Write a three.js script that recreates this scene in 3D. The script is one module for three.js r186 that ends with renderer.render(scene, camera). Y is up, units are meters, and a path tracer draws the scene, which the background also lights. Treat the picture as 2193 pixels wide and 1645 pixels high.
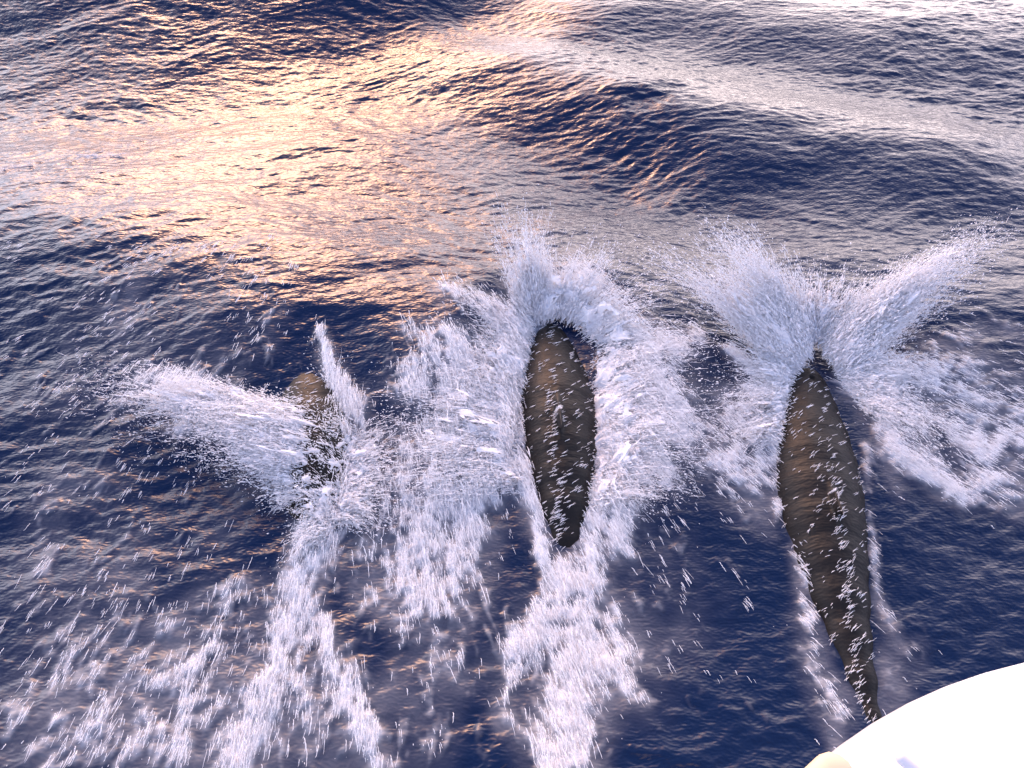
import * as THREE from 'three';
import { mergeGeometries, mergeVertices } from 'three/addons/utils/BufferGeometryUtils.js';
import { MarchingCubes } from 'three/addons/objects/MarchingCubes.js';

// ------------------------------------------------------------------ camera, sky, sun, exposure
const scene = new THREE.Scene();
const camera = new THREE.PerspectiveCamera(52, 4 / 3, 0.05, 6000);
camera.position.set(0, 3.8, 0);
camera.rotation.set(-46 * Math.PI / 180, 0, 0);
const renderer = new THREE.WebGLRenderer({ antialias: true });
renderer.toneMapping = THREE.LinearToneMapping;
renderer.toneMappingExposure = 2.1;
renderer.shadowMap.enabled = true;

// seeded random numbers and gradient noise
function rng(seed) { let a = seed >>> 0; return () => { a = (a + 0x6D2B79F5) | 0; let t = Math.imul(a ^ (a >>> 15), 1 | a); t = (t + Math.imul(t ^ (t >>> 7), 61 | t)) ^ t; return ((t ^ (t >>> 14)) >>> 0) / 4294967296; }; }
const perm = new Uint8Array(512), GX = new Float32Array(256), GY = new Float32Array(256);
{ const r = rng(7), p = [...Array(256).keys()]; for (let i = 255; i > 0; i--) { const j = Math.floor(r() * (i + 1)); [p[i], p[j]] = [p[j], p[i]]; }
  for (let i = 0; i < 512; i++) perm[i] = p[i & 255];
  for (let i = 0; i < 256; i++) { const a = r() * Math.PI * 2; GX[i] = Math.cos(a); GY[i] = Math.sin(a); } }
function noise(x, y) {
  const xi = Math.floor(x), yi = Math.floor(y), fx = x - xi, fy = y - yi, X = xi & 255, Y = yi & 255;
  const u = fx * fx * fx * (fx * (fx * 6 - 15) + 10), v = fy * fy * fy * (fy * (fy * 6 - 15) + 10);
  const a = perm[perm[X] + Y], b = perm[perm[(X + 1) & 255] + Y], c = perm[perm[X] + ((Y + 1) & 255)], d = perm[perm[(X + 1) & 255] + ((Y + 1) & 255)];
  const n00 = GX[a] * fx + GY[a] * fy, n10 = GX[b] * (fx - 1) + GY[b] * fy, n01 = GX[c] * fx + GY[c] * (fy - 1), n11 = GX[d] * (fx - 1) + GY[d] * (fy - 1);
  const l = n00 + (n10 - n00) * u, m = n01 + (n11 - n01) * u;
  return (l + (m - l) * v) * 1.55;
}
const fbm = (x, y, n = 4) => { let s = 0, a = 1, t = 0; for (let i = 0; i < n; i++) { s += a * noise(x, y); t += a; a *= 0.55; x = x * 2.03 + 17.3; y = y * 2.03 + 5.1; } return s / t; };
const sstep = (a, b, x) => { const t = Math.min(1, Math.max(0, (x - a) / (b - a))); return t * t * (3 - 2 * t); };
const lerp = (a, b, t) => a + (b - a) * t;

// the dusk sky: blue overhead and behind, a pale low belt added all round to light the foam, lilac ahead, a warm glow over the place where the sun goes down, thin cloud
const SUN_AZ = -0.30, SUN_EL = 0.47;
{
  const W = 1024, Hh = 512, data = new Float32Array(W * Hh * 4);
  for (let j = 0; j < Hh; j++) {
    const el = ((j + 0.5) / Hh - 0.5) * Math.PI;
    for (let i = 0; i < W; i++) {
      const th = ((i + 0.5) / W - 0.5) * 2 * Math.PI, x = Math.cos(th) * Math.cos(el), z = Math.sin(th) * Math.cos(el);
      let az = Math.atan2(x, -z) - SUN_AZ; if (az > Math.PI) az -= 2 * Math.PI; if (az < -Math.PI) az += 2 * Math.PI;
      const e = Math.max(el, 0), cx = x / (Math.sin(e) + 0.18), cz = z / (Math.sin(e) + 0.18);
      const cloud = fbm(cx * 0.9 + 3.1, cz * 1.3, 5), c2 = sstep(-0.15, 0.45, cloud);
      const ahead = Math.exp(-0.5 * ((az - 0.15) / 1.15) ** 2), lil = ahead * Math.exp(-((e / 0.66) ** 3)) * (0.32 + 0.68 * sstep(0, 0.6, e));
      const cosS = Math.sin(e) * Math.sin(SUN_EL) + Math.cos(e) * Math.cos(SUN_EL) * Math.cos(az), ang = Math.acos(Math.min(1, cosS)), glow = Math.exp(-0.5 * (ang / 0.155) ** 2);
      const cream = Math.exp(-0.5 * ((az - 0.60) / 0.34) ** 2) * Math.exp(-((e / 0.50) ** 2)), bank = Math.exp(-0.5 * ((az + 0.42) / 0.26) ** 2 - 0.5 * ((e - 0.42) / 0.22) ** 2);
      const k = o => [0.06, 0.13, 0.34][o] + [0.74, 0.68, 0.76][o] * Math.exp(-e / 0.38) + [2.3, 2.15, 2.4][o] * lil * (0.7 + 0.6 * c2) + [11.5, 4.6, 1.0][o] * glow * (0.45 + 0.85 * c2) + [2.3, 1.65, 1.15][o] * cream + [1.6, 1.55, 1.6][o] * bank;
      const o = (j * W + i) * 4;
      if (el <= 0) { data[o] = 0.006; data[o + 1] = 0.012; data[o + 2] = 0.035; } else { data[o] = k(0); data[o + 1] = k(1); data[o + 2] = k(2); }
      data[o + 3] = 1;
    }
  }
  const sky = new THREE.DataTexture(data, W, Hh, THREE.RGBAFormat, THREE.FloatType);
  sky.mapping = THREE.EquirectangularReflectionMapping; sky.magFilter = THREE.LinearFilter; sky.minFilter = THREE.LinearFilter; sky.needsUpdate = true;
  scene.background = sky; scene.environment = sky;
}
const sun = new THREE.DirectionalLight(new THREE.Color(1.0, 0.56, 0.34), 0.5);
sun.position.set(Math.sin(SUN_AZ) * Math.cos(SUN_EL) * 30, Math.sin(SUN_EL) * 30, -Math.cos(SUN_AZ) * Math.cos(SUN_EL) * 30 - 4);
sun.target.position.set(0, 0, -4); sun.castShadow = true; sun.shadow.radius = 30; sun.shadow.mapSize.set(2048, 2048);
Object.assign(sun.shadow.camera, { left: -12, right: 12, top: 12, bottom: -12, near: 1, far: 60 });
scene.add(sun, sun.target);

// ------------------------------------------------------------------ layout, all in metres on the ground plan (x to starboard, -z ahead)
const STROKES = [[0.98,0.1,[-1.288,-3.952,0.049],[-1.206,-3.681,0.075],[-1.06,-3.387,0.124]],[0.97,0.12,[-1.039,-3.346,0.13],[-1.151,-3.115,0.188],[-1.27,-2.968,0.169]],[0.92,0.16,[-1.326,-3.115,0.172],[-1.642,-3.229,0.143],[-1.937,-3.229,0.096],[-2.138,-3.209,0.057]],[0.87,0.16,[-1.348,-2.932,0.168],[-1.558,-3.115,0.157],[-1.889,-3.387,0.147],[-2.197,-3.51,0.132]],[0.62,0.12,[-2.136,-3.51,0.166],[-2.364,-3.552,0.15]],[0.97,0.1,[-1.235,-2.932,0.153],[-1.252,-2.726,0.104]],[0.87,0.08,[-1.17,-3.229,0.191],[-1.138,-2.862,0.151]],[0.95,0.08,[-1.037,-3.229,0.115],[-1.003,-2.897,0.097],[-0.991,-2.627,0.117],[-1.083,-2.377,0.129]],[0.87,0.06,[-1.237,-2.793,0.078],[-1.189,-2.531,0.069]],[0.92,0.05,[-1.083,-2.377,0.112],[-1.149,-2.174,0.114],[-1.12,-1.957,0.118],[-1.159,-1.731,0.126],[-1.206,-1.521,0.134],[-1.245,-1.306,0.14]],[0.92,0.05,[-0.975,-1.957,0.042],[-0.901,-1.755,0.061],[-0.782,-1.544,0.083],[-0.67,-1.369,0.08],[-0.599,-1.235,0.069]],[0.57,0.04,[-1.075,-1.78,0.203],[-0.985,-1.544,0.268],[-0.903,-1.327,0.281]],[0.486,0.03,[-0.574,-1.957,0.131],[-0.411,-2.064,0.12],[-0.296,-2.231,0.165]],[0.378,0.03,[-0.65,-2.469,0.256],[-0.39,-2.531,0.23]],[0.486,0.03,[-1.555,-2.091,0.094],[-1.438,-2.118,0.108]],[0.57,0.03,[-1.828,-1.931,0.078],[-1.728,-1.918,0.047]],[0.486,0.03,[-1.492,-1.755,0.114],[-1.482,-1.544,0.134],[-1.51,-1.327,0.14]],[0.389,0.03,[-2.167,-1.683,0.112],[-2.085,-1.412,0.214],[-1.754,-1.412,0.285]],[0.324,0.02,[-2.339,-1.544,0.195],[-2.1,-1.286,0.279]],[0.324,0.02,[-1.993,-1.78,0.28],[-1.612,-1.683,0.275]],[0.259,0.02,[-2.567,-2.318,0.25],[-2.171,-2.146,0.271]],[0.281,0.03,[-2.497,-2.827,0.181],[-2.665,-2.759,0.179]],[0.27,0.03,[-1.642,-2.531,0.144],[-1.645,-2.759,0.119]],[0.432,0.02,[-2.565,-2.377,0.056],[-2.56,-2.118,0.07]],[0.27,0.05,[-2.995,-3.51,0.397],[-2.537,-3.427,0.262],[-2.878,-3.859,0.416]],[0.248,0.05,[-2.651,-4.144,0.395],[-2.198,-3.952,0.386],[-1.871,-3.681,0.271]],[0.216,0.03,[-2.664,-4.503,0.413],[-2.942,-4.503,0.225]],[0.389,0.04,[-1.642,-4.095,0.143],[-1.712,-3.814,0.172]],[0.324,0.03,[-4.223,-6.251,0.317],[-3.736,-6.532,0.279]],[0.486,0.02,[-4.548,-6.135,0.134],[-4.309,-6.158,0.108]],[0.486,0.02,[-3.85,-6.49,0.102],[-3.598,-6.532,0.093]],[0.432,0.02,[-3.896,-6.916,0.068],[-3.59,-6.872,0.087]],[0.98,0.16,[0.081,-4.476,0.15],[0.045,-4.144,0.165],[-0.021,-3.769,0.144],[-0.005,-3.427,0.118],[-0.019,-3.115,0.094]],[0.98,0.22,[0.186,-4.503,0.165],[0.361,-4.53,0.166],[0.551,-4.503,0.158]],[0.87,0.2,[0.502,-4.557,0.151],[0.694,-4.345,0.125],[0.801,-4.047,0.121]],[0.82,0.12,[-0.121,-4.144,0.144],[-0.325,-4.243,0.146],[-0.497,-4.294,0.11]],[0.79,0.12,[-0.113,-3.552,0.2],[-0.289,-3.346,0.194],[-0.396,-3.115,0.172]],[0.67,0.1,[-0.243,-3.769,0.206],[-0.502,-3.859,0.173],[-0.699,-3.905,0.119]],[0.67,0.08,[-0.325,-3.468,0.198],[-0.535,-3.427,0.131],[-0.687,-3.427,0.085]],[0.67,0.08,[-0.394,-3.077,0.218],[-0.625,-3.077,0.156],[-0.803,-3.115,0.094]],[0.79,0.08,[-0.048,-3.115,0.141],[-0.13,-2.827,0.181],[-0.263,-2.692,0.177]],[0.67,0.06,[-0.321,-2.759,0.208],[-0.446,-2.563,0.159],[-0.403,-2.318,0.139]],[0.57,0.05,[-0.407,-2.377,0.168],[-0.385,-2.037,0.106],[-0.475,-1.931,0.104]],[0.97,0.1,[0.053,-2.968,0.08],[0.118,-2.659,0.076],[0.154,-2.469,0.074],[0.164,-2.318,0.061]],[0.82,0.14,[0.921,-3.952,0.211],[1.109,-3.905,0.192],[1.253,-3.999,0.106]],[0.92,0.14,[0.791,-3.637,0.185],[0.92,-3.427,0.197],[0.984,-3.229,0.159]],[0.92,0.1,[0.617,-3.427,0.111],[0.62,-3.115,0.141],[0.685,-2.897,0.167]],[0.87,0.08,[0.765,-3.115,0.188],[0.859,-2.932,0.137],[0.901,-2.827,0.06]],[0.92,0.08,[0.534,-2.759,0.119],[0.458,-2.469,0.103],[0.415,-2.231,0.082]],[0.72,0.06,[0.577,-2.627,0.117],[0.607,-2.377,0.084],[0.656,-2.347,0.045]],[0.92,0.06,[0.239,-2.26,0.099],[0.258,-2.118,0.118],[0.129,-1.931,0.099],[0.008,-1.804,0.077]],[0.92,0.05,[0.359,-2.146,0.108],[0.348,-1.957,0.115],[0.383,-1.755,0.142],[0.419,-1.613,0.123]],[0.72,0.04,[0.032,-1.804,0.077],[-0.015,-1.613,0.074],[-0.059,-1.455,0.062]],[0.97,0.05,[0.402,-1.683,0.125],[0.276,-1.499,0.131],[0.16,-1.348,0.141],[0.178,-1.235,0.152]],[0.77,0.04,[0.498,-1.731,0.066],[0.554,-1.59,0.064],[0.64,-1.544,0.044]],[0.62,0.04,[0.437,-2.174,0.082],[0.518,-1.957,0.068],[0.55,-1.78,0.046]],[0.67,0.04,[0.294,-1.412,0.143],[0.327,-1.235,0.115]],[0.27,0.04,[0.92,-2.759,0.179],[0.801,-2.469,0.142]],[0.238,0.03,[0.864,-2.174,0.217],[0.762,-1.78,0.178],[0.679,-1.499,0.169]],[0.27,0.03,[-0.505,-1.731,0.151],[-0.321,-1.78,0.127]],[0.67,0.08,[-0.169,-3.346,0.292],[-0.331,-2.968,0.246],[-0.545,-2.793,0.18]],[0.69,0.08,[-0.428,-3.681,0.237],[-0.606,-3.552,0.2]],[0.62,0.05,[-0.255,-2.469,0.199],[-0.342,-2.146,0.162]],[0.57,0.05,[-0.9,-2.968,0.123],[-0.735,-2.759,0.179]],[0.92,0.15,[0.889,-3.681,0.237],[0.987,-3.468,0.198],[0.881,-3.115,0.188]],[0.77,0.1,[0.623,-2.827,0.181],[0.537,-2.469,0.142]],[0.77,0.05,[0.255,-2.037,0.186],[0.291,-1.78,0.203],[0.234,-1.544,0.195]],[0.57,0.05,[0.574,-2.037,0.133],[0.597,-1.78,0.102]],[0.292,0.04,[-1.302,-1.957,0.236],[-1.451,-1.78,0.254],[-1.631,-1.59,0.246]],[0.216,0.03,[-1.926,-1.59,0.344],[-2.346,-1.78,0.305],[-2.265,-1.369,0.283]],[0.238,0.03,[-1.578,-1.412,0.333],[-1.326,-1.286,0.279],[-1.699,-1.245,0.277]],[0.367,0.03,[-0.489,-1.544,0.195],[-0.361,-1.327,0.14]],[0.346,0.03,[-0.686,-2.091,0.161],[-0.501,-2.26,0.22]],[0.216,0.02,[-2.694,-2.627,0.584],[-2.052,-2.318,0.556],[-1.676,-1.905,0.39]],[0.216,0.02,[-0.545,-2.174,0.38],[-0.453,-1.659,0.299]],[0.486,0.04,[-0.875,-2.377,0.112],[-0.743,-2.146,0.135],[-0.563,-2.377,0.168]],[0.432,0.04,[-0.21,-1.957,0.131],[-0.223,-1.683,0.125]],[0.69,0.1,[2.709,-3.681,0.237],[2.938,-3.468,0.263],[3.19,-3.346,0.259]],[0.62,0.08,[2.476,-3.19,0.19],[2.683,-2.968,0.184],[2.935,-2.827,0.15]],[0.67,0.08,[1.544,-3.51,0.166],[1.419,-3.19,0.158],[1.261,-2.968,0.184]],[0.57,0.04,[1.481,-2.932,0.153],[1.531,-2.659,0.088]],[0.98,0.2,[1.928,-3.952,0.14],[1.831,-4.095,0.214],[1.741,-4.294,0.22]],[0.98,0.2,[2.277,-3.814,0.124],[2.445,-4.047,0.178],[2.639,-4.243,0.182]],[0.97,0.1,[1.497,-3.905,0.07],[1.598,-3.769,0.082],[1.726,-3.637,0.101],[1.883,-3.769,0.103]],[0.82,0.08,[1.756,-3.769,0.137],[1.688,-3.468,0.112],[1.625,-3.19,0.082],[1.545,-2.968,0.061]],[0.97,0.1,[2.251,-3.724,0.116],[2.35,-3.637,0.168],[2.521,-3.681,0.136]],[0.87,0.08,[2.324,-3.552,0.133],[2.354,-3.267,0.115],[2.395,-3.04,0.112],[2.502,-2.862,0.103],[2.644,-2.726,0.083]],[0.57,0.08,[2.528,-3.427,0.131],[2.68,-3.346,0.162],[2.813,-3.152,0.158],[2.967,-2.968,0.184]],[0.57,0.08,[2.903,-3.952,0.105],[3.168,-4.047,0.107],[3.406,-4.144,0.108],[3.574,-3.999,0.106]],[0.486,0.08,[2.834,-3.681,0.169],[3.121,-3.769,0.206],[3.36,-3.594,0.201]],[0.67,0.06,[2.914,-3.115,0.125],[3.184,-3.115,0.157]],[0.432,0.05,[2.642,-2.862,0.151],[2.822,-2.759,0.149],[2.979,-2.659,0.117]],[0.378,0.04,[2.297,-3.004,0.123],[2.271,-2.759,0.101]],[0.57,0.06,[1.406,-3.427,0.131],[1.486,-3.229,0.159],[1.578,-3.115,0.125]],[0.454,0.05,[1.191,-3.229,0.159],[1.318,-2.968,0.184],[1.402,-2.692,0.147]],[0.324,0.03,[1.333,-2.759,0.149],[1.448,-2.531,0.115]],[0.77,0.05,[1.672,-2.627,0.041],[1.608,-2.377,0.067],[1.567,-2.118,0.07],[1.55,-1.957,0.052]],[0.67,0.04,[2.064,-2.627,0.023],[2.002,-2.347,0.039],[1.941,-2.118,0.043],[1.954,-1.931,0.052],[1.994,-1.804,0.041]],[0.62,0.03,[1.538,-1.957,0.089],[1.515,-1.78,0.102],[1.508,-1.499,0.097]],[0.62,0.03,[1.588,-1.544,0.107],[1.521,-1.39,0.085],[1.491,-1.286,0.033]],[0.57,0.03,[1.891,-1.78,0.102],[1.875,-1.659,0.124],[1.813,-1.544,0.122]],[0.67,0.03,[1.726,-3.346,0.032],[1.614,-2.968,0.031],[1.556,-2.627,0.035]],[0.57,0.03,[2.182,-3.115,0.028],[2.1,-2.759,0.027]],[0.378,0.02,[2.095,-1.854,0.067],[2.074,-1.731,0.066]],[0.151,0.02,[1.039,-2.318,0.334],[1.019,-1.905,0.312]]];       // foam on the water: [density, height, [x, z, half width] ...]
const SWELLS = [[0.3,0.8,[-5.423,-5.491],[-3.763,-5.231],[-2.114,-4.667],[-0.825,-4.193],[-0.316,-4.023]],[-0.2,0.65,[-6.708,-7.726],[-3.86,-7.83],[-2.039,-8.549],[-0.537,-9.564]],[0.66,1.0,[-10.156,-10.598],[-5.487,-10.923],[-1.856,-11.263]],[-0.11,0.5,[-0.957,-7.882],[0.239,-6.916],[1.2,-5.662],[1.718,-5.263]],[0.18,0.6,[-0.501,-8.667],[0.991,-7.882],[2.269,-7.006],[3.942,-6.657]],[-0.1,0.6,[2.177,-9.164],[3.946,-7.988],[5.706,-7.575]],[0.16,0.7,[1.192,-10.286],[3.39,-9.702],[5.524,-9.428],[7.175,-9.428]],[-0.06,0.5,[2.035,-5.874],[3.521,-5.525],[4.624,-5.392]],[0.13,0.7,[1.237,-4.557],[2.793,-4.503],[4.21,-4.557]]];         // crests and troughs: [height, half width, [x, z] ...]
const SPRAYS = [[2,26000,0.013,[[1.754,0.05,-3.809],[1.872,0.1,-3.825],[1.975,0.12,-3.942],[2.042,0.12,-4.013]],[[1.015,0.45,-4.265],[1.285,0.55,-4.367],[1.583,0.55,-4.42],[1.884,0.45,-4.368]]],[2,16000,0.013,[[1.869,0.05,-3.764],[1.957,0.1,-3.848],[2.007,0.12,-3.942]],[[1.329,0.2,-4.266],[1.445,0.35,-4.34],[1.757,0.4,-4.328]]],[2,5000,0.01,[[1.997,0.12,-3.966],[2.145,0.12,-4.037]],[[1.96,0.35,-4.445],[2.388,0.4,-4.277]]],[2,22000,0.013,[[2.164,0.12,-3.989],[2.178,0.1,-3.848],[2.241,0.06,-3.754]],[[2.861,0.5,-4.355],[3.256,0.6,-4.486],[2.938,0.3,-4.099]]],[2,16000,0.013,[[2.164,0.12,-3.989],[2.181,0.1,-3.803],[2.284,0.05,-3.675]],[[2.404,0.4,-4.226],[2.733,0.45,-4.214],[2.76,0.15,-3.98]]],[2,8000,0.012,[[2.216,0.05,-3.764],[2.264,0.04,-3.599],[2.297,0.03,-3.4]],[[2.57,0.15,-3.796],[2.683,0.1,-3.458],[2.525,0.06,-3.065]]],[2,7000,0.012,[[1.869,0.05,-3.764],[1.771,0.04,-3.473],[1.694,0.03,-3.203]],[[1.458,0.12,-3.827],[1.398,0.1,-3.337],[1.399,0.05,-3.0]]],[1,9000,0.012,[[0.078,0.08,-4.254],[0.18,0.1,-4.333],[0.248,0.1,-4.359]],[[-0.121,0.5,-4.626],[0.11,0.6,-4.653],[0.209,0.5,-4.57]]],[1,10000,0.012,[[0.178,0.08,-4.204],[0.344,0.12,-4.258],[0.504,0.1,-4.132],[0.68,0.05,-3.854]],[[0.181,0.4,-4.709],[0.58,0.45,-4.64],[0.944,0.35,-4.237],[1.116,0.15,-3.887]]],[1,18000,0.012,[[0.111,0.08,-4.204],[0.074,0.08,-3.778],[0.01,0.06,-3.373],[-0.004,0.04,-3.082]],[[-0.286,0.25,-4.36],[-0.424,0.25,-3.871],[-0.484,0.2,-3.325],[-0.378,0.1,-2.89]]],[1,10000,0.012,[[0.041,0.05,-3.464],[-0.004,0.04,-3.082],[0.065,0.03,-2.805]],[[-0.746,0.22,-3.636],[-0.777,0.18,-3.076],[-0.575,0.1,-2.622]]],[1,16000,0.012,[[0.588,0.05,-3.9],[0.534,0.05,-3.382],[0.522,0.04,-3.008],[0.47,0.03,-2.671]],[[1.207,0.25,-3.964],[1.199,0.2,-3.487],[1.045,0.12,-2.98],[0.694,0.06,-2.522]]],[0,5000,0.011,[[-1.233,0.05,-3.764],[-1.109,0.05,-3.464],[-0.993,0.04,-3.272]],[[-1.288,0.15,-3.91],[-1.185,0.15,-3.663],[-0.871,0.12,-3.319]]],[0,20000,0.013,[[-0.993,0.06,-3.294],[-1.07,0.14,-3.11],[-1.125,0.14,-2.928],[-1.188,0.05,-2.723]],[[-1.883,0.18,-3.324],[-2.202,0.2,-3.247],[-2.115,0.18,-3.039],[-1.434,0.08,-2.636]]],[0,6000,0.012,[[-1.333,0.1,-3.258],[-1.567,0.1,-3.258],[-1.888,0.1,-3.258]],[[-2.082,0.22,-3.551],[-2.51,0.25,-3.521],[-2.735,0.2,-3.286]]],[0,9000,0.012,[[-0.977,0.06,-3.178],[-1.006,0.08,-2.905],[-1.052,0.06,-2.65],[-1.064,0.03,-2.449]],[[-1.133,0.22,-3.229],[-1.276,0.2,-3.059],[-1.299,0.12,-2.672],[-1.168,0.06,-2.34]]],[0,7000,0.011,[[-1.027,0.05,-3.111],[-0.98,0.05,-2.79],[-0.997,0.04,-2.536]],[[-0.745,0.12,-3.241],[-0.675,0.1,-2.821],[-0.77,0.06,-2.43]]]];         // thrown water: [owner, count, size, [root xyz ...], [tip xyz ...]]
const FLOW = [-1.294,-6.657];

function segDist(x, z, pts) { // distance to a polyline; also the interpolated third entry
  let best = 1e9, w = 0;
  for (let i = 0; i + 1 < pts.length; i++) {
    const [ax, az, aw] = pts[i], [bx, bz, bw] = pts[i + 1], dx = bx - ax, dz = bz - az;
    const t = Math.min(1, Math.max(0, ((x - ax) * dx + (z - az) * dz) / (dx * dx + dz * dz + 1e-9)));
    const d = Math.hypot(x - ax - dx * t, z - az - dz * t), ww = aw === undefined ? 1 : aw + (bw - aw) * t;
    if (d / ww < best) { best = d / ww; w = ww; }
  }
  return [best, w];
}

// foam density on a coarse plan grid
const FX0 = -5.5, FX1 = 5.5, FZ0 = -10, FZ1 = -0.5, FN = 440, foamD = new Float32Array(FN * FN), foamH = new Float32Array(FN * FN);
for (const [den, hgt, ...pts] of STROKES) {
  let x0 = 1e9, x1 = -1e9, z0 = 1e9, z1 = -1e9;
  for (const [x, z, w] of pts) { x0 = Math.min(x0, x - 2.2 * w); x1 = Math.max(x1, x + 2.2 * w); z0 = Math.min(z0, z - 2.2 * w); z1 = Math.max(z1, z + 2.2 * w); }
  const i0 = Math.max(0, Math.floor((x0 - FX0) / (FX1 - FX0) * FN)), i1 = Math.min(FN - 1, Math.ceil((x1 - FX0) / (FX1 - FX0) * FN));
  const j0 = Math.max(0, Math.floor((z0 - FZ0) / (FZ1 - FZ0) * FN)), j1 = Math.min(FN - 1, Math.ceil((z1 - FZ0) / (FZ1 - FZ0) * FN));
  for (let j = j0; j <= j1; j++) for (let i = i0; i <= i1; i++) {
    const x = lerp(FX0, FX1, (i + 0.5) / FN), z = lerp(FZ0, FZ1, (j + 0.5) / FN), d = segDist(x, z, pts)[0];
    const v = Math.exp(-d * d * 0.9), o = j * FN + i;
    foamD[o] = 1 - (1 - foamD[o]) * (1 - den * v);
    foamH[o] = Math.max(foamH[o], hgt * v);
  }
}
function sample(a, x, z) {
  const u = (x - FX0) / (FX1 - FX0) * FN - 0.5, v = (z - FZ0) / (FZ1 - FZ0) * FN - 0.5;
  if (u < 0 || v < 0 || u >= FN - 1 || v >= FN - 1) return 0;
  const i = Math.floor(u), j = Math.floor(v), f = u - i, g = v - j, o = j * FN + i;
  return lerp(lerp(a[o], a[o + 1], f), lerp(a[o + FN], a[o + FN + 1], f), g);
}
// how much of the water at a point is foam: torn into streaks that run along the flow, and into lace
function foamAt(x, z) {
  const D = sample(foamD, x, z); if (D < 0.012) return 0;
  const wx = x + 0.10 * noise(x * 2.3, z * 2.3 + 9), wz = z + 0.10 * noise(x * 2.3 + 31, z * 2.3);
  const dx = wx - FLOW[0], dz = wz - FLOW[1], r = Math.hypot(dx, dz), th = Math.atan2(dx, dz);
  const s1 = noise(th * 26, r * 2.1), s2 = noise(th * 62 + 40, r * 5.5), s3 = noise(th * 120 + 9, r * 15);
  const cell = 1 - Math.abs(noise(wx * 7.5, wz * 6.0)) * 2.2, fine = noise(x * 34, z * 30);
  const tear = 1.15 - 0.55 * D, n = 0.5 + tear * (0.36 * s1 + 0.40 * s2 + 0.34 * s3 + 0.12 * fine) + 0.10 * (cell - 0.5);
  return sstep(0.90 - D * 1.0, 1.50 - D * 0.92, n);
}

// ------------------------------------------------------------------ the sea surface
const WV = [];
{ const r = rng(41); for (let i = 0; i < 26; i++) {
  const L = 0.55 * Math.pow(4.6, r()), a = (r() - 0.5) * 1.5 + 0.16, k = 2 * Math.PI / L;
  WV.push([k * Math.sin(a), k * Math.cos(a), r() * 6.28, 0.014 * L / (2 * Math.PI) * (0.6 + 0.8 * r()), L]); } }
const BODIES = [[[-1.242,-3.769,0.12],[-1.099,-3.152,0.2],[-1.072,-2.469,0.12]],[[0.278,-4.144,0.15],[0.273,-3.152,0.24],[0.305,-2.318,0.14]],[[2.107,-3.952,0.15],[1.887,-2.968,0.25],[1.69,-1.659,0.14]]];          // plan lines of the dolphins' backs, [x, z, half width]
function swell(x, z) {
  let h = 0;
  for (const [A, s, ...pts] of SWELLS) { const d = segDist(x, z, pts)[0] / s; if (d < 3.5) h += A * Math.exp(-0.5 * d * d); }
  return h;
}
function seaY(x, z, cell = 0.02) {
  let h = 0;
  const near = Math.exp(-(((x) / 14) ** 2) - (((z + 5) / 14) ** 2));
  const wx = x + 0.22 * noise(x * 0.8, z * 0.8), wz = z + 0.22 * noise(x * 0.8 + 50, z * 0.8 + 8);
  for (const [kx, kz, p, A, L] of WV) { const f = Math.min(1, Math.max(0, L / (4 * cell) - 0.5)); if (f > 0) h += f * A * Math.sin(kx * wx + kz * wz + p); }
  let open = 1; for (const b of BODIES) { const d = segDist(x, z, b)[0], lo = b === BODIES[0] ? 0.85 : 0.3; if (d < 5) open = Math.min(open, lo + (1 - lo) * sstep(0.8, 4.5, d)); }
  if (near > 0.02) h += near * open * swell(x, z);
  if (cell < 0.2) {
    let calm = 1; for (const b of BODIES) { const d = segDist(x, z, b)[0]; if (d < 3) calm = Math.min(calm, 0.25 + 0.75 * sstep(0.9, 2.2, d)); }
    const patch = 0.75 + 0.55 * fbm(x * 0.45 + 7, z * 0.45, 2), m = calm * patch * sstep(0.2, 0.03, cell);
    const oct = (f, st, rot, A) => { const c = Math.cos(rot), s = Math.sin(rot), u = (wx * c - wz * s) * f / st, v = (wx * s + wz * c) * f, n = noise(u, v); return A * (0.55 * n + 0.75 * (0.36 - Math.abs(noise(u + 13.7, v + 3.1)))); };
    h += 1.0 * m * (oct(2.6, 1.9, 0.20, 0.020) + oct(5.0, 2.0, -0.16, 0.014) + oct(9.0, 2.1, 0.30, 0.0105) + (cell < 0.06 ? oct(15, 1.9, -0.05, 0.0072) : 0));
  }
  return h;
}
function axis(lo, hi, step, far) {
  const a = []; for (let v = lo; v <= hi + 1e-6; v += step) a.push(v);
  let s = step, v = hi; while (v < far) { s *= 1.18; v += s; a.push(v); }
  s = step; v = lo; while (v > -far) { s *= 1.18; v -= s; a.unshift(v); }
  return a;
}
let filmMap;
const seaMat = new THREE.MeshPhysicalMaterial({ color: 0xffffff, roughness: 1, metalness: 0, ior: 1.34 });
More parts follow.
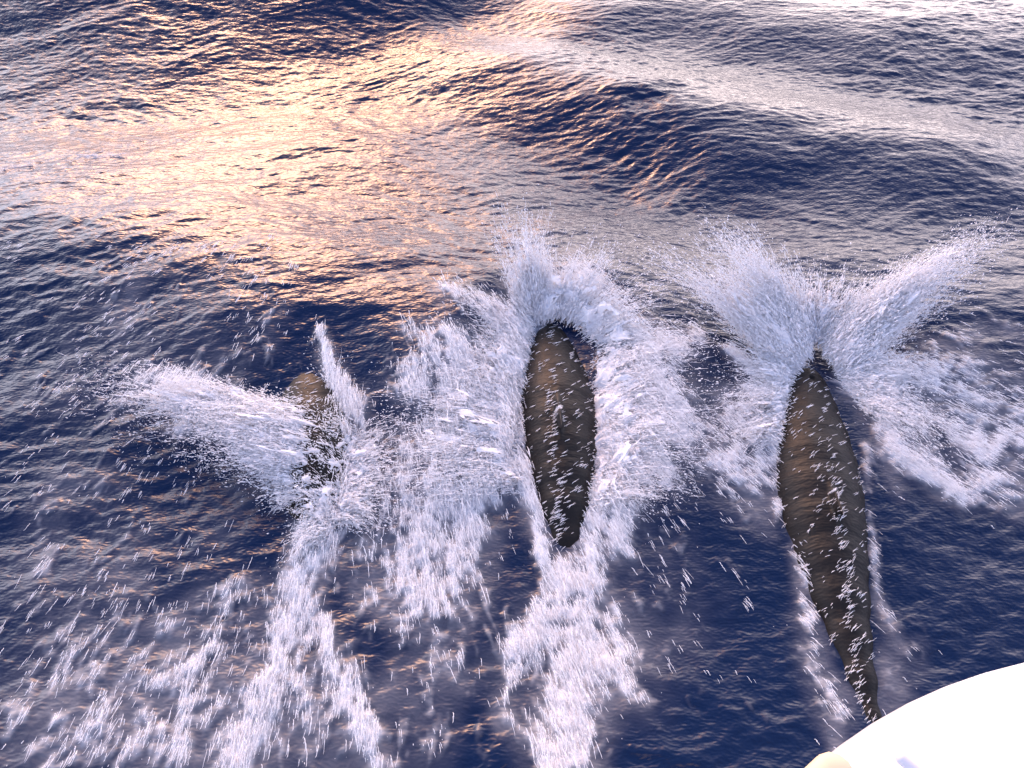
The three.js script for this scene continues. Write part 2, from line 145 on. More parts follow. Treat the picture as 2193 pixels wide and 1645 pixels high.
{
  const xs = axis(-7.4, 7.4, 0.0165, 2500), zs = axis(-11.6, -0.6, 0.0145, 2500), nx = xs.length, nz = zs.length;
  const pos = new Float32Array(nx * nz * 3), uv = new Float32Array(nx * nz * 2), idx = new Uint32Array((nx - 1) * (nz - 1) * 6);
  for (let j = 0, o = 0; j < nz; j++) for (let i = 0; i < nx; i++, o++) {
    const x = xs[i], z = zs[j], cell = Math.max(xs[Math.min(i + 1, nx - 1)] - xs[Math.max(i - 1, 0)], zs[Math.min(j + 1, nz - 1)] - zs[Math.max(j - 1, 0)]) / 2;
    const fo = cell < 0.03 ? foamAt(x, z) : 0;
    pos[o * 3] = x; pos[o * 3 + 1] = seaY(x, z, cell) + fo * (0.012 + 0.02 * fbm(x * 18, z * 18, 2)); pos[o * 3 + 2] = z;
    uv[o * 2] = (x - FX0) / (FX1 - FX0); uv[o * 2 + 1] = (z - FZ0) / (FZ1 - FZ0);
  }
  let q = 0;
  for (let j = 0; j + 1 < nz; j++) for (let i = 0; i + 1 < nx; i++) { const a = j * nx + i, b = a + 1, c = a + nx, d = c + 1; idx[q++] = a; idx[q++] = c; idx[q++] = b; idx[q++] = b; idx[q++] = c; idx[q++] = d; }
  const g = new THREE.BufferGeometry();
  g.setAttribute('position', new THREE.BufferAttribute(pos, 3)); g.setAttribute('uv', new THREE.BufferAttribute(uv, 2)); g.setIndex(new THREE.BufferAttribute(idx, 1)); g.computeVertexNormals();
  // colour, roughness and clearness of the water: deep blue and clear, or white and matt where it is foam
  const N = 2048, col = new Uint8Array(N * N * 4), rgh = new Uint8Array(N * N * 4);
  const S = v => Math.round(255 * Math.pow(Math.min(1, Math.max(0, v)), 1 / 2.2));
  for (let j = 0; j < N; j++) for (let i = 0; i < N; i++) {
    const x = lerp(FX0, FX1, (i + 0.5) / N), z = lerp(FZ0, FZ1, (j + 0.5) / N), o = (j * N + i) * 4;
    const edge = i < 2 || j < 2 || i > N - 3 || j > N - 3, f = edge ? 0 : foamAt(x, z), milk = 0.13 * sstep(0.1, 0.9, sample(foamD, x, z) * (1 + 0.8 * fbm(x * 5, z * 3, 2))) * (edge ? 0 : 1), Dn = sample(foamD, x, z), t = Math.min(0.95, milk + Math.pow(f, 1.6) * (0.10 + 0.85 * Dn * Dn));
    col[o] = S(lerp(0.0018, 0.84, t)); col[o + 1] = S(lerp(0.0092, 0.85, t)); col[o + 2] = S(lerp(0.041, 0.87, t)); col[o + 3] = 255;
    rgh[o] = Math.round(255 * (1 - Math.min(1, t * 1.6))); rgh[o + 1] = Math.round(255 * lerp(0.19, 0.95, Math.min(1, t * 1.5))); rgh[o + 2] = 0; rgh[o + 3] = 255;
  }
  const tex = (d, srgb) => { const t = new THREE.DataTexture(d, N, N, THREE.RGBAFormat, THREE.UnsignedByteType); t.magFilter = THREE.LinearFilter; t.minFilter = THREE.LinearFilter; if (srgb) t.colorSpace = THREE.SRGBColorSpace; t.needsUpdate = true; return t; };
  seaMat.map = tex(col, true); seaMat.roughnessMap = tex(rgh);
  // capillary ripples, too fine for the mesh: a tile of 2.2 m by 1.9 m
  const B = 1024, bd = new Uint8Array(B * B * 4), wrapN = (u, v, p, s) => { // periodic noise
    const a = noise(u, v), b = noise(u - p, v), c = noise(u, v - s), d = noise(u - p, v - s), fu = u / p, fv = v / s; return lerp(lerp(a, b, fu), lerp(c, d, fu), fv) / Math.sqrt((fu * fu + (1 - fu) ** 2) * (fv * fv + (1 - fv) ** 2)); };
  for (let j = 0; j < B; j++) for (let i = 0; i < B; i++) {
    const u = i / B, v = j / B, h = 0.5 * wrapN(u * 26, v * 44, 26, 44) + 0.3 * (0.3 - Math.abs(wrapN(u * 44, v * 80, 44, 80))) + 0.16 * wrapN(u * 90, v * 140, 90, 140);
    const o = (j * B + i) * 4; bd[o] = bd[o + 1] = bd[o + 2] = Math.max(0, Math.min(255, 128 + h * 130)); bd[o + 3] = 255;
  }
  const bump = new THREE.DataTexture(bd, B, B); bump.wrapS = bump.wrapT = THREE.RepeatWrapping; bump.magFilter = THREE.LinearFilter; bump.repeat.set(5, 5); bump.needsUpdate = true;
  const film = bump.clone(); film.repeat.set(1, 1); film.needsUpdate = true; filmMap = film; seaMat.bumpMap = bump; seaMat.bumpScale = 0.010;
  const sea = new THREE.Mesh(g, seaMat); sea.name = 'sea'; sea.castShadow = sea.receiveShadow = true;
  sea.userData = { kind: 'structure', label: 'dark blue rippled sea with warm sunset reflections', category: 'sea' }; scene.add(sea);
}

// ------------------------------------------------------------------ dolphins: one continuous skin meshed from a distance field round a bent spine
const skin = new THREE.MeshPhysicalMaterial({ color: new THREE.Color().setRGB(1, 1, 1), vertexColors: true, roughness: 0.5, ior: 1.33, specularIntensity: 0.7 });
skin.bumpMap = filmMap; skin.bumpScale = 0.009;
const eyeMat = new THREE.MeshPhysicalMaterial({ color: new THREE.Color().setRGB(0.01, 0.008, 0.007), roughness: 0.1 });
const PROFILE = [[0, 0.020], [0.035, 0.028], [0.08, 0.036], [0.112, 0.052], [0.14, 0.105], [0.18, 0.142], [0.24, 0.182], [0.32, 0.222], [0.40, 0.243], [0.48, 0.242], [0.56, 0.222], [0.64, 0.188], [0.72, 0.146], [0.80, 0.102], [0.88, 0.064], [0.95, 0.042], [1.0, 0.030]];
function cone(px, py, pz, a, b, ra, rb) {
  const dx = b[0] - a[0], dy = b[1] - a[1], dz = b[2] - a[2], t = Math.min(1, Math.max(0, ((px - a[0]) * dx + (py - a[1]) * dy + (pz - a[2]) * dz) / (dx * dx + dy * dy + dz * dz)));
  return Math.hypot(px - a[0] - dx * t, py - a[1] - dy * t, pz - a[2] - dz * t) - (ra + (rb - ra) * t);
}
const smin = (a, b, k) => { const h = Math.max(0, k - Math.abs(a - b)) / k; return Math.min(a, b) - h * h * k * 0.25; };
function makeDolphin(spec) { // local axes: nose towards -z, back up; spine offsets bend it in x and y
  const { length: Ln, girth, bend, finLean = 0, finSink = 0 } = spec;
  const spine = t => { const [x, y] = bend(t); return [x, y, (t - 0.45) * Ln]; };
  const body = PROFILE.map(([t, r]) => [spine(t), r * girth]);
  const fluke = spine(0.985), dors = spine(0.50), shoulder = spine(0.27), R = girth;
  const field = (x, y, z) => {
    let d = 1e3;
    for (let i = 0; i + 1 < body.length; i++) {
      const [a, ra] = body[i], [b, rb] = body[i + 1];
      if (z < a[2] - 0.45 || z > b[2] + 0.45) continue;
      d = smin(d, cone(x, y, z, a, b, ra, rb), 0.045);
    }
    if (d > 0.6) return d;
    // dorsal fin, swept back, thin across
    { const k = 0.24, bx = dors[0], by = dors[1] + 0.215 * R - finSink, bz = dors[2], q = (x - bx - finLean * Math.max(0, y - by)) / k;
      let f = cone(q, y, z, [0, by - 0.06, bz - 0.08], [0, by + 0.12, bz + 0.12], 0.11, 0.055);
      f = smin(f, cone(q, y, z, [0, by + 0.12, bz + 0.12], [0, by + 0.20, bz + 0.25], 0.055, 0.018), 0.03);
      d = smin(d, f * k * 1.6, 0.035); }
    for (const s of [-1, 1]) { // flippers
      const k = 0.26, cx = shoulder[0] + s * 0.15 * R, cy = shoulder[1] - 0.10 * R, cz = shoulder[2], q = (y - cy + 0.55 * s * (x - cx)) / k;
      let f = cone(x, q, z, [cx, 0, cz], [cx + s * 0.22, 0, cz + 0.14], 0.085, 0.065);
      f = smin(f, cone(x, q, z, [cx + s * 0.22, 0, cz + 0.14], [cx + s * 0.30, 0, cz + 0.34], 0.06, 0.015), 0.03);
      d = smin(d, f * k * 1.7, 0.03);
      const kk = 0.2, qq = (y - fluke[1]) / kk; // tail flukes
      let g2 = cone(x, qq, z, [fluke[0], 0, fluke[2] - 0.06], [fluke[0] + s * 0.18, 0, fluke[2] + 0.05], 0.085, 0.07);
      g2 = smin(g2, cone(x, qq, z, [fluke[0] + s * 0.18, 0, fluke[2] + 0.05], [fluke[0] + s * 0.31, 0, fluke[2] + 0.19], 0.065, 0.015), 0.03);
      d = smin(d, g2 * kk * 1.8, 0.03);
    }
    // blowhole: a small dent on top of the head
    const bh = spine(0.165); d = Math.max(d, 0.018 - Math.hypot((x - bh[0]) * 0.8, y - bh[1] - 0.135 * R, z - bh[2]));
    return d;
  };
  const n = 128, sx = 0.62, sy = 0.62, sz = Ln * 0.62, mc = new MarchingCubes(n, skin, false, false, 400000); mc.isolation = 0;
  const half = n / 2;
  for (let k = 0; k < n; k++) for (let j = 0; j < n; j++) for (let i = 0; i < n; i++) mc.field[k * n * n + j * n + i] = -field((i - half) / half * sx, (j - half) / half * sy, (k - half) / half * sz);
  mc.update();
  const cnt = mc.count, p = new Float32Array(cnt * 3);
  for (let i = 0; i < cnt; i++) { p[i * 3] = mc.positionArray[i * 3] * sx; p[i * 3 + 1] = mc.positionArray[i * 3 + 1] * sy; p[i * 3 + 2] = mc.positionArray[i * 3 + 2] * sz; }
  let g = new THREE.BufferGeometry(); g.setAttribute('position', new THREE.BufferAttribute(p, 3)); g = mergeVertices(g, 1e-4);
  const P = g.attributes.position, nr = new Float32Array(P.count * 3), cl = new Float32Array(P.count * 3), e = 0.004;
  for (let i = 0; i < P.count; i++) {
    const x = P.getX(i), y = P.getY(i), z = P.getZ(i);
    const v = new THREE.Vector3(field(x + e, y, z) - field(x - e, y, z), field(x, y + e, z) - field(x, y - e, z), field(x, y, z + e) - field(x, y, z - e)).normalize();
    nr.set([v.x, v.y, v.z], i * 3);
    // dye of the hide: dark brown grey cape, paler flank and belly, mottled
    const m = 0.5 + 0.5 * fbm(x * 9 + y * 5, z * 4, 4), sp = spine(Math.min(1, Math.max(0, z / Ln + 0.45))), flank = sstep(0.0, -0.12, y - sp[1] + 0.02 * fbm(x * 4, z * 3, 2));
    const c = [lerp(0.0080, 0.0160, m), lerp(0.0072, 0.0142, m), lerp(0.0068, 0.0132, m)];
    cl.set([lerp(c[0], 0.034, flank), lerp(c[1], 0.032, flank), lerp(c[2], 0.031, flank)], i * 3);
  }
  { const u = new Float32Array(P.count * 2); for (let i = 0; i < P.count; i++) { u[i * 2] = P.getX(i) / 2.2; u[i * 2 + 1] = P.getZ(i) / 1.9; } g.setAttribute('uv', new THREE.BufferAttribute(u, 2)); }
  g.setAttribute('normal', new THREE.BufferAttribute(nr, 3)); g.setAttribute('color', new THREE.BufferAttribute(cl, 3));
  const root = new THREE.Group(), b = new THREE.Mesh(g, skin); b.name = 'body'; b.castShadow = b.receiveShadow = true; root.add(b);
  const hd = spine(0.15);
  for (const s of [-1, 1]) { const ey = new THREE.Mesh(new THREE.SphereGeometry(0.016, 14, 10), eyeMat); ey.name = 'eye'; ey.scale.set(0.6, 0.9, 1.1); ey.position.set(hd[0] + s * 0.108 * R, hd[1] - 0.03, hd[2]); root.add(ey); }
  root.userData.field = null; delete root.userData.field;
  return root;
}
const dolphins = [];
function placeDolphin(name, spec, [x, y, z], yaw, pitch, roll, label) {
  const d = makeDolphin(spec); d.name = name; d.position.set(x, y, z); d.rotation.order = 'YXZ'; d.rotation.set(pitch, yaw, roll);
  d.userData = { label, category: 'dolphin', group: 'dolphins riding the bow wave' }; scene.add(d); d.updateMatrixWorld(true); dolphins.push(d);
}

const arch = (front, rise, dip, from) => t => (t < 0.4 ? -front * (t - 0.4) ** 2 : rise * (t - 0.4) ** 2) - dip * Math.max(0, t - from) ** 2;
const archA = arch(-0.1, 0.0, 1.3, 0.42), archB = arch(-0.70, 0.30, 3.2, 0.68), archC = arch(-0.80, 0.30, 8.0, 0.90);
placeDolphin('dolphin', { length: 2.3, girth: 1.08, finSink: 0.26, bend: t => [0.02 * Math.sin(t * 4), archA(t)] }, [-1.25, -0.042, -3.12], 0.20, 0.0, 0.15, 'dark dolphin almost hidden under low ragged splash, farthest from the white boat');
placeDolphin('dolphin_001', { length: 2.5, girth: 1.10, bend: t => [0.03 * Math.sin(t * 3), archB(t)] }, [0.27, -0.08, -3.36], 0.02, 0.0, 0.05, 'brown-grey dolphin with foam-flecked back and ring of spray, between the other two');
placeDolphin('dolphin_002', { length: 2.8, girth: 1.14, finSink: 0.10, bend: t => [0.05 - 0.09 * Math.sin(t * 3.14), archC(t)] }, [1.87, -0.12, -2.86], -0.13, 0.0, -0.05, 'long dark brown dolphin with winged splash at its head, beside the white boat');


// ------------------------------------------------------------------ thrown water and foam bubbles: far too many to count
const foamMat = new THREE.MeshPhysicalMaterial({ color: new THREE.Color().setRGB(0.95, 0.95, 0.96), roughness: 1, ior: 1.33, transmission: 0.3, thickness: 0 });
const blob = new THREE.IcosahedronGeometry(1, 0);
{ const p = blob.attributes.position; for (let i = 0; i < p.count; i++) { const x = p.getX(i), y = p.getY(i), z = p.getZ(i), s = 1 + 0.28 * noise(x * 1.7 + 4, y * 1.7 + z * 1.3); p.setXYZ(i, x * s, y * s, z * s); } }
const blobGeo = (() => { const g = blob.clone(); g.deleteAttribute('normal'); g.deleteAttribute('uv'); const m = mergeVertices(g); m.computeVertexNormals(); return m; })();
const M4 = new THREE.Matrix4(), Q = new THREE.Quaternion(), V = new THREE.Vector3(), T = new THREE.Vector3(), Zax = new THREE.Vector3(0, 0, 1);
const strandGeo = (() => { // a thin curved thread of water, thick at one third, tapering to both ends
  const g = new THREE.CylinderGeometry(1, 1, 2, 5, 7, false).rotateX(Math.PI / 2), p = g.attributes.position;
  for (let i = 0; i < p.count; i++) { const z = p.getZ(i), t = (z + 1) / 2, w = Math.pow(Math.sin(Math.PI * Math.min(0.985, Math.max(0.015, Math.pow(t, 0.75)))), 0.7) * (0.8 + 0.35 * Math.sin(t * 17)); p.setXYZ(i, p.getX(i) * w + 1.6 * Math.sin(t * 3.1) + 0.5 * Math.sin(t * 9), p.getY(i) * w + 0.8 * Math.sin(t * 6), z); }
  g.deleteAttribute('uv'); g.deleteAttribute('normal'); const m = mergeVertices(g); m.computeVertexNormals(); return m; })();
function swarm(name, list, label, category, geo = blobGeo, parent = scene) { // list: flat array of x y z, dx dy dz, radius, stretch
  const n = list.length / 8, im = new THREE.InstancedMesh(geo, foamMat, n);
  for (let i = 0; i < n; i++) {
    const o = i * 8; V.set(list[o + 3], list[o + 4], list[o + 5]).normalize(); Q.setFromUnitVectors(Zax, V);
    const r = list[o + 6]; M4.compose(new THREE.Vector3(list[o], list[o + 1], list[o + 2]), Q, T.set(r, r, r * list[o + 7])); im.setMatrixAt(i, M4);
  }
  im.name = name; im.castShadow = im.receiveShadow = true; im.userData = parent === scene ? { kind: 'stuff', label, category } : { kind: 'stuff' }; parent.add(im); return im;
}
{
  const lists = [[], [], []], threads = [[], [], []], jets = [[], [], []], sheets = [[], [], []], r = rng(99), owner = x => x < -0.35 ? 0 : x < 1.15 ? 1 : 2;
  // bubbles and clots lying on the foam
  let made = 0;
  for (let k = 0; k < 2600000 && made < 150000; k++) {
    const x = lerp(-4.4, 4.6, r()), z = lerp(-7.6, -0.9, r()), D = sample(foamD, x, z);
    if (D < 0.05 || r() > D * 1.2) continue;
    const f = foamAt(x, z); if (r() > f * f * D * D * 0.55 + 0.0025) continue;
    const hh = sample(foamH, x, z), up = -Math.log(1 - r() * 0.98) * hh * 0.35, dx = x - FLOW[0], dz = z - FLOW[1], l = Math.hypot(dx, dz);
    const size = (0.0016 + 0.0042 * r() * r()) * (up > hh * 0.6 ? 0.75 : 1);
    const y0 = seaY(x, z) + f * 0.012;
    if (r() < 0.5) { const L = 0.012 + 0.05 * r() * r(), q = 0.0014 + 0.0026 * r() * r(); threads[owner(x)].push(x, y0 + 0.002 + up, z, dx / l + (r() - 0.5) * 0.5, (r() - 0.45) * 0.25, dz / l + (r() - 0.5) * 0.5, q, L / q); }
    else lists[owner(x)].push(x, y0 + up, z, dx / l + (r() - 0.5) * 0.6, (r() - 0.35) * 0.5, dz / l + (r() - 0.5) * 0.6, size * 0.55, 1.2 + 2.4 * r()); made++;
  }
  // flecks of spume flung wide of the splashes: small bundles of threads
  for (const [own, x0, x1, z0, z1, n] of [[0, -3.9, -1.5, -4.9, -3.3, 420], [0, -3.0, -1.0, -3.2, -1.35, 300], [1, 0.65, 1.3, -3.0, -1.6, 55], [1, -0.9, 0.1, -3.1, -1.7, 110], [2, 2.2, 3.9, -4.2, -2.8, 160]]) for (let k = 0; k < n; k++) {
    const x = lerp(x0, x1, r()), z = lerp(z0, z1, r()); if (noise(x * 1.3 + 5, z * 1.3) + 0.5 * noise(x * 4, z * 4 + 3) < -0.05 + 0.3 * (r() - 0.5)) continue;
    const dx = x - FLOW[0], dz = z - FLOW[1], l = Math.hypot(dx, dz), y = seaY(x, z) + 0.01 + 0.06 * r() * r(), m = 2 + Math.floor(7 * r() * r()), L0 = 0.012 + 0.03 * r() * r();
    for (let q = 0; q < m; q++) { const w = 0.0012 + 0.0022 * r() * r(); threads[own].push(x + (r() - 0.5) * 0.028, y + (r() - 0.5) * 0.012, z + (r() - 0.5) * 0.05, dx / l + (r() - 0.5) * 0.3, (r() - 0.5) * 0.2, dz / l + (r() - 0.5) * 0.3, w, L0 * (0.6 + 0.8 * r()) / w); }
  }
  const sw = [[], [], []];
  for (const [own, count, size, root, tip] of SPRAYS) {
    const at = (pts, s) => { const u = s * (pts.length - 1), i = Math.min(pts.length - 2, Math.floor(u)), f = u - i; return [0, 1, 2].map(c => lerp(pts[i][c], pts[i + 1][c], f)); };
    const seed = r() * 100;
    { // the sheet of water itself, torn into strips towards its rim
      const nu = 90, nv = 56, vert = [], keep = [], id = [];
      for (let layer = 0; layer < 2; layer++) {
        const off = vert.length / 3;
        for (let a = 0; a <= nu; a++) { const s = a / nu, A = at(root, s), B = at(tip, Math.min(1, Math.max(0, s + 0.16 * noise(s * 6 + seed, 1.2 + layer)))), reach = 0.74 + 0.55 * noise(s * 5 + seed, 3.3 + layer) + 0.30 * noise(s * 25 + seed, 7.7), hor = Math.hypot(B[0] - A[0], B[2] - A[2]);
          for (let b = 0; b <= nv; b++) { const v = b / nv, t = v * Math.max(0.2, reach) * 0.85, n1 = 0.10 * fbm(s * 7 + seed + layer * 9, t * 3, 3), n2 = 0.07 * fbm(s * 8 + 40 + seed, t * 4 + layer * 5, 3);
            vert.push(lerp(A[0], B[0], t) + n1 * (0.5 + t), Math.max(0.0, lerp(A[1], B[1], t) + 0.10 * hor * Math.sin(Math.PI * Math.min(1, t)) + n2 + 0.03 * layer), lerp(A[2], B[2], t) + n2 * (0.5 + t));
            const edge = Math.min(1, 9 * Math.min(s, 1 - s));
            keep.push(noise(s * 24 + seed, t * 4.5 + layer * 3) * 0.55 + noise(s * 60 + seed, t * 9) * 0.5 + noise(s * 120, t * 30 + seed) * 0.3 + 0.44 - 1.0 * v - 0.5 * (1 - edge)); } }
        for (let a = 0; a < nu; a++) for (let b = 0; b < nv; b++) { const p = off + a * (nv + 1) + b, q = p + nv + 1; for (const tri of [[p, p + 1, q], [q, p + 1, q + 1]]) if (keep[tri[0]] + keep[tri[1]] + keep[tri[2]] > 0) id.push(...tri); }
      }
      const used = new Map(), vv = [], ii = []; for (const k of id) { if (!used.has(k)) { used.set(k, vv.length / 3); vv.push(vert[k * 3], vert[k * 3 + 1], vert[k * 3 + 2]); } ii.push(used.get(k)); }
      const g = new THREE.BufferGeometry(); g.setAttribute('position', new THREE.Float32BufferAttribute(vv, 3)); g.setIndex(ii); g.computeVertexNormals(); sheets[own].push(g);
    }
    for (let k = 0; k < count / 26; k++) { // jets: bundles of threads and drops thrown along one line
      const s = r(), A = at(root, s), B = at(tip, Math.min(1, Math.max(0, s + 0.10 * (r() - 0.5) + 0.15 * noise(s * 6 + seed, 1.2)))), reach = (0.30 + 0.85 * Math.pow(r(), 1.6)) * (1 + 0.45 * noise(s * 8 + seed, 4.4));
      for (const c of [0, 2]) { A[c] += (r() - 0.5) * 0.10; B[c] += (r() - 0.5) * 0.22; } B[1] += (r() - 0.4) * 0.14;
      const D = [0, 1, 2].map(c => B[c] - A[c]), hor = Math.hypot(D[0], D[2]), wide = 0.006 + 0.02 * r() * r(), arcH = (0.06 + 0.12 * r()) * hor;
      const spot = (t, sp) => [A[0] + D[0] * t + (r() - 0.5) * sp, Math.max(0.004, A[1] + D[1] * t + arcH * 4 * t * (1 - t) * 0.6 + (r() - 0.5) * sp), A[2] + D[2] * t + (r() - 0.5) * sp];
      const nT = 8 + Math.floor(12 * r()), nD = 14 + Math.floor(22 * r()), rag = 0.16 * hor;
      for (let q = 0; q < nT; q++) { const t = reach * Math.pow(r(), 1.25), sp = wide * (0.7 + 2.6 * t), L = (0.010 + 0.042 * r() * r()) * (0.6 + 0.6 * reach), w = (0.0014 + 0.0034 * r() * r()) * (1.1 - 0.45 * t), p = spot(t, sp); jets[own].push(...p, D[0] + (r() - 0.5) * 4 * rag, D[1] + arcH * 2.4 * (1 - 2 * t) + (r() - 0.5) * 3 * rag, D[2] + (r() - 0.5) * 4 * rag, w, L / w); }
      for (let q = 0; q < nD; q++) { const t = reach * (0.15 + 1.15 * r()), p = spot(Math.min(1.2, t), wide * (1.5 + 6 * t)); sw[own].push(...p, D[0], D[1] + arcH * (1 - 2 * t), D[2], 0.0009 + 0.0030 * Math.pow(r(), 4), 1.2 + 1.6 * r()); }
    }
    for (let k = 0; k < count * 0.8; k++) {
      let s = r(); const A = at(root, s), g3 = () => (r() + r() + r() - 1.5) * 0.8;
      const B = at(tip, Math.min(1, Math.max(0, s + 0.22 * noise(s * 6 + seed, 1.2) + 0.05 * g3()))), reach = 0.75 + 0.55 * noise(s * 7 + seed, 3.3) + 0.35 * noise(s * 23 + seed, 7.7);
      const t = Math.min(1.25, -Math.log(1 - 0.97 * r()) * 0.26 * Math.max(0.12, reach));
      const clump = noise(s * 13 + seed, t * 3.1 + seed) * 0.8 + noise(s * 37 + seed, t * 5.5) * 0.7 + noise(s * 80, t * 9 + seed) * 0.4;
      if (r() > sstep(-0.45, 0.40, clump - 0.25 * t + 0.12)) continue;
      const j = 0.075 + 0.11 * t, arc = 0.12 * Math.sin(Math.PI * Math.min(1, t)) * Math.hypot(B[0] - A[0], B[2] - A[2]);
      const x = lerp(A[0], B[0], t) + g3() * j, y = Math.max(0.0, lerp(A[1], B[1], t) + arc + g3() * j * 0.7), z = lerp(A[2], B[2], t) + g3() * j, big = r() < 0.04 ? 1.9 : 1;
      sw[own].push(x, y, z, B[0] - A[0] + (r() - 0.5) * 0.08, B[1] - A[1] + 0.25 * (0.5 - t), B[2] - A[2] + (r() - 0.5) * 0.08, big * size * 0.27 * (0.4 + 0.9 * r() * r()) * (1 - 0.3 * Math.min(1, t)), 1.5 + 4 * r());
    }
  }
  // beads of water and streaks of foam running off the two exposed backs
  for (const d of dolphins) {
    const b = d.children[0], p = b.geometry.attributes.position, nn = b.geometry.attributes.normal, w = new THREE.Vector3(), nv = new THREE.Vector3(), own = dolphins.indexOf(d);
    for (let k = 0; k < 80000; k++) {
      const i = Math.floor(r() * p.count); nv.fromBufferAttribute(nn, i); if (nv.y < 0.1) continue;
      w.fromBufferAttribute(p, i); const u = w.x * 11, v = w.z * 6;
      const f = noise(u * 2.2 + own * 20, v * 2.2) * 0.6 + noise(u * 6 + 8, v * 5) * 0.6 + 0.50 * Math.exp(-((w.x + 0.015 + 0.03 * noise(w.z * 7, 2)) ** 2) / 0.0012) * sstep(-0.5, 0.2, w.z) - 0.32;
      if (r() > f * 1.6 + 0.006) continue;
      b.localToWorld(w); jets[own].push(w.x, w.y + 0.002 + 0.006 * r() * r(), w.z, 0.5 + 0.5 * r(), (r() - 0.5) * 0.2, -0.85 + 0.6 * r(), 0.0008 + 0.0010 * r(), 5 + 16 * r());
    }
  }
  const foamLabels = ['white streaky foam trailing behind the nearly submerged dolphin', 'white streaky foam around and behind the foam-flecked dolphin between the other two', 'white streaky foam beside the dolphin next to the white boat'];
  const splashLabels = ['ragged low splash of spray over the nearly submerged dolphin', 'ring of spray thrown up around the head of the foam-flecked dolphin', 'wide two-winged splash thrown up by the head of the dolphin next to the boat'];
  for (let i = 0; i < 3; i++) {
    const a = new THREE.Group(), b = new THREE.Group(); a.name = i ? `foam_wake_00${i}` : 'foam_wake'; b.name = i ? `water_splash_00${i}` : 'water_splash';
    a.userData = { kind: 'stuff', label: foamLabels[i], category: 'foam' }; b.userData = { kind: 'stuff', label: splashLabels[i], category: 'splash' }; scene.add(a, b);
    swarm('bubbles', lists[i], '', '', blobGeo, a); swarm('foam_threads', threads[i], '', '', strandGeo, a);
    const sh = new THREE.Mesh(mergeGeometries(sheets[i]), foamMat); sh.name = 'water_sheet'; sh.castShadow = sh.receiveShadow = true; sh.userData = { kind: 'stuff' }; b.add(sh);
    swarm('droplets', sw[i], '', '', blobGeo, b); swarm('water_threads', jets[i], '', '', strandGeo, b);
  }
  console.log('particles', ...[lists, threads, sw, jets].map(l => l.map(a => a.length / 8).join(' ')));
}

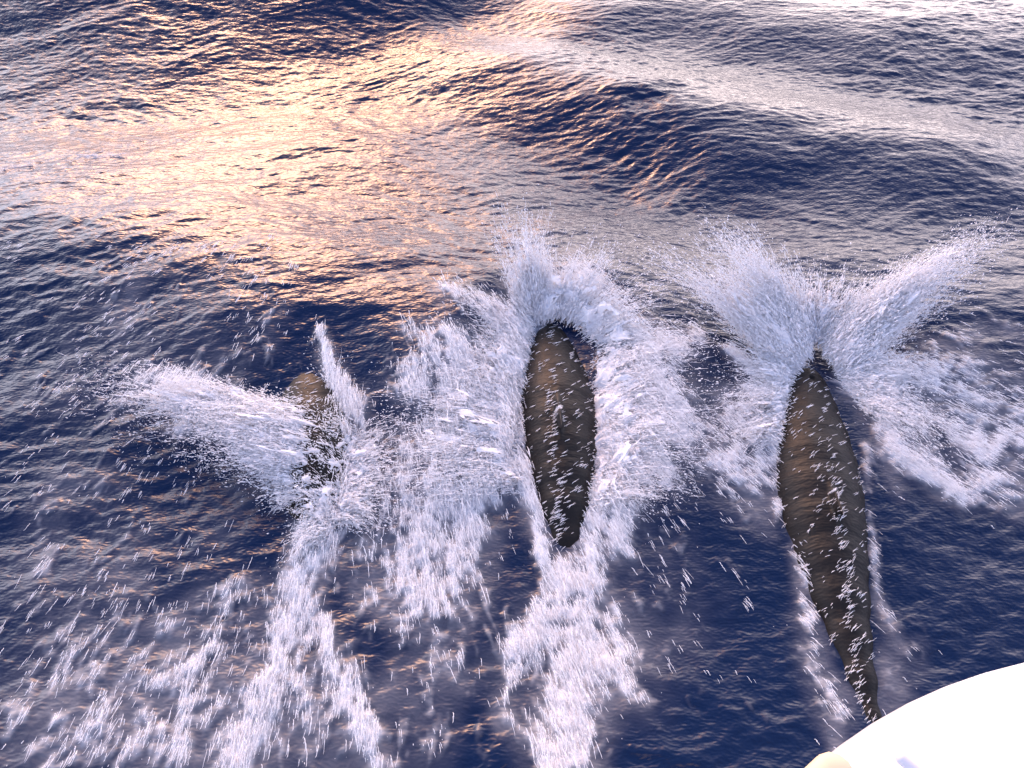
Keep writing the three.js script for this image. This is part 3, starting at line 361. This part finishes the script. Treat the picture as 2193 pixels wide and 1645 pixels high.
// ------------------------------------------------------------------ the white boat's bow
{
  const boat = new THREE.Group(); boat.name = 'boat'; boat.position.set(1.205, 0, 0.54);
  boat.userData = { label: 'white motor boat, its rounded bow edge above the water', category: 'boat' }; scene.add(boat);
  const gel = new THREE.MeshPhysicalMaterial({ color: new THREE.Color().setRGB(0.83, 0.83, 0.81), roughness: 0.35, clearcoat: 0.5, clearcoatRoughness: 0.15 });
  const teak = new THREE.MeshPhysicalMaterial({ color: new THREE.Color().setRGB(0.66, 0.52, 0.34), roughness: 0.5 });
  const steel = new THREE.MeshPhysicalMaterial({ color: new THREE.Color().setRGB(0.62, 0.62, 0.64), roughness: 0.5 });
  // plan outline of the deck edge, from port quarter round the bow to starboard quarter; local z -1.22 is the stem head
  const out = s => { const a = Math.abs(s), t = Math.sign(s); if (a <= 1) { const an = a * Math.PI / 2 * 0.92; return [t * 1.22 * Math.sin(an), -1.22 * Math.cos(an)]; } const e = [1.22 * Math.sin(Math.PI * 0.46), -1.22 * Math.cos(Math.PI * 0.46)], u = a - 1; return [t * (e[0] + 0.45 * (1 - Math.exp(-u * 0.9))), e[1] + u * 4.0]; };
  const NS = 121, ring = []; for (let i = 0; i < NS; i++) ring.push(out(lerp(-2.8, 2.8, i / (NS - 1))));
  const inset = ([x, z], d) => { const l = Math.hypot(x, Math.min(z, 0)) || 1; return [x - x / l * d, z - Math.min(z, 0) / l * d]; };
  const loft = (levels, m, name) => { // levels: [inset, y]
    const pos = [], idx = []; levels.forEach(([d, y]) => ring.forEach(p => { const [x, z] = inset(p, d); pos.push(x, y, z); }));
    for (let j = 0; j + 1 < levels.length; j++) for (let i = 0; i + 1 < NS; i++) { const a = j * NS + i, b = a + 1, c = a + NS, d = c + 1; idx.push(a, c, b, b, c, d); }
    const g = new THREE.BufferGeometry(); g.setAttribute('position', new THREE.Float32BufferAttribute(pos, 3)); g.setIndex(idx); g.computeVertexNormals();
    const me = new THREE.Mesh(g, m); me.name = name; me.castShadow = me.receiveShadow = true; boat.add(me); return me;
  };
  const DY = 2.4;
  loft([[0.035, DY - 0.07], [0.12, DY - 0.3], [0.32, 1.6], [0.6, 0.8], [0.85, 0.1], [1.0, -0.4], [1.14, -0.7]].map(v => v), gel, 'hull');
  loft([[1.21, DY + 0.05], [0.8, DY + 0.044], [0.4, DY + 0.034], [0.2, DY + 0.024], [0.1, DY + 0.013], [0.05, DY + 0.004], [0.02, DY - 0.008], [0.005, DY - 0.026], [0, DY - 0.045], [0.01, DY - 0.066], [0.034, DY - 0.078]], gel, 'foredeck');
  // a teak capping along the port gunwale and a small cleat beside it
  { const pts = []; for (let i = 0; i <= 24; i++) { const p = inset(out(lerp(-1.6, -0.415, i / 24)), 0.03); pts.push(new THREE.Vector3(p[0], DY + 0.014, p[1])); }
    const cv = new THREE.CatmullRomCurve3(pts), g = mergeGeometries([new THREE.TubeGeometry(cv, 60, 0.034, 12, false), new THREE.SphereGeometry(0.034, 12, 10).translate(pts[24].x, pts[24].y, pts[24].z)]); g.translate(0, -(DY + 0.014), 0); g.scale(1, 0.45, 1); g.translate(0, DY + 0.014, 0);
    const m = new THREE.Mesh(g, teak); m.name = 'cap_rail'; m.castShadow = m.receiveShadow = true; boat.add(m); }
  { const c = new THREE.Group(); c.name = 'cleat'; c.position.set(-0.535, DY + 0.016, -0.955); c.rotation.y = 0.75; boat.add(c);
    const horn = new THREE.Mesh(new THREE.CapsuleGeometry(0.011, 0.10, 6, 12).rotateX(Math.PI / 2), steel); horn.name = 'horn'; horn.position.y = 0.038; c.add(horn);
    for (const s of [-1, 1]) { const f = new THREE.Mesh(new THREE.CylinderGeometry(0.009, 0.015, 0.04, 12), steel); f.name = 'foot'; f.position.set(0, 0.018, s * 0.025); c.add(f); } }
}
renderer.render(scene, camera);
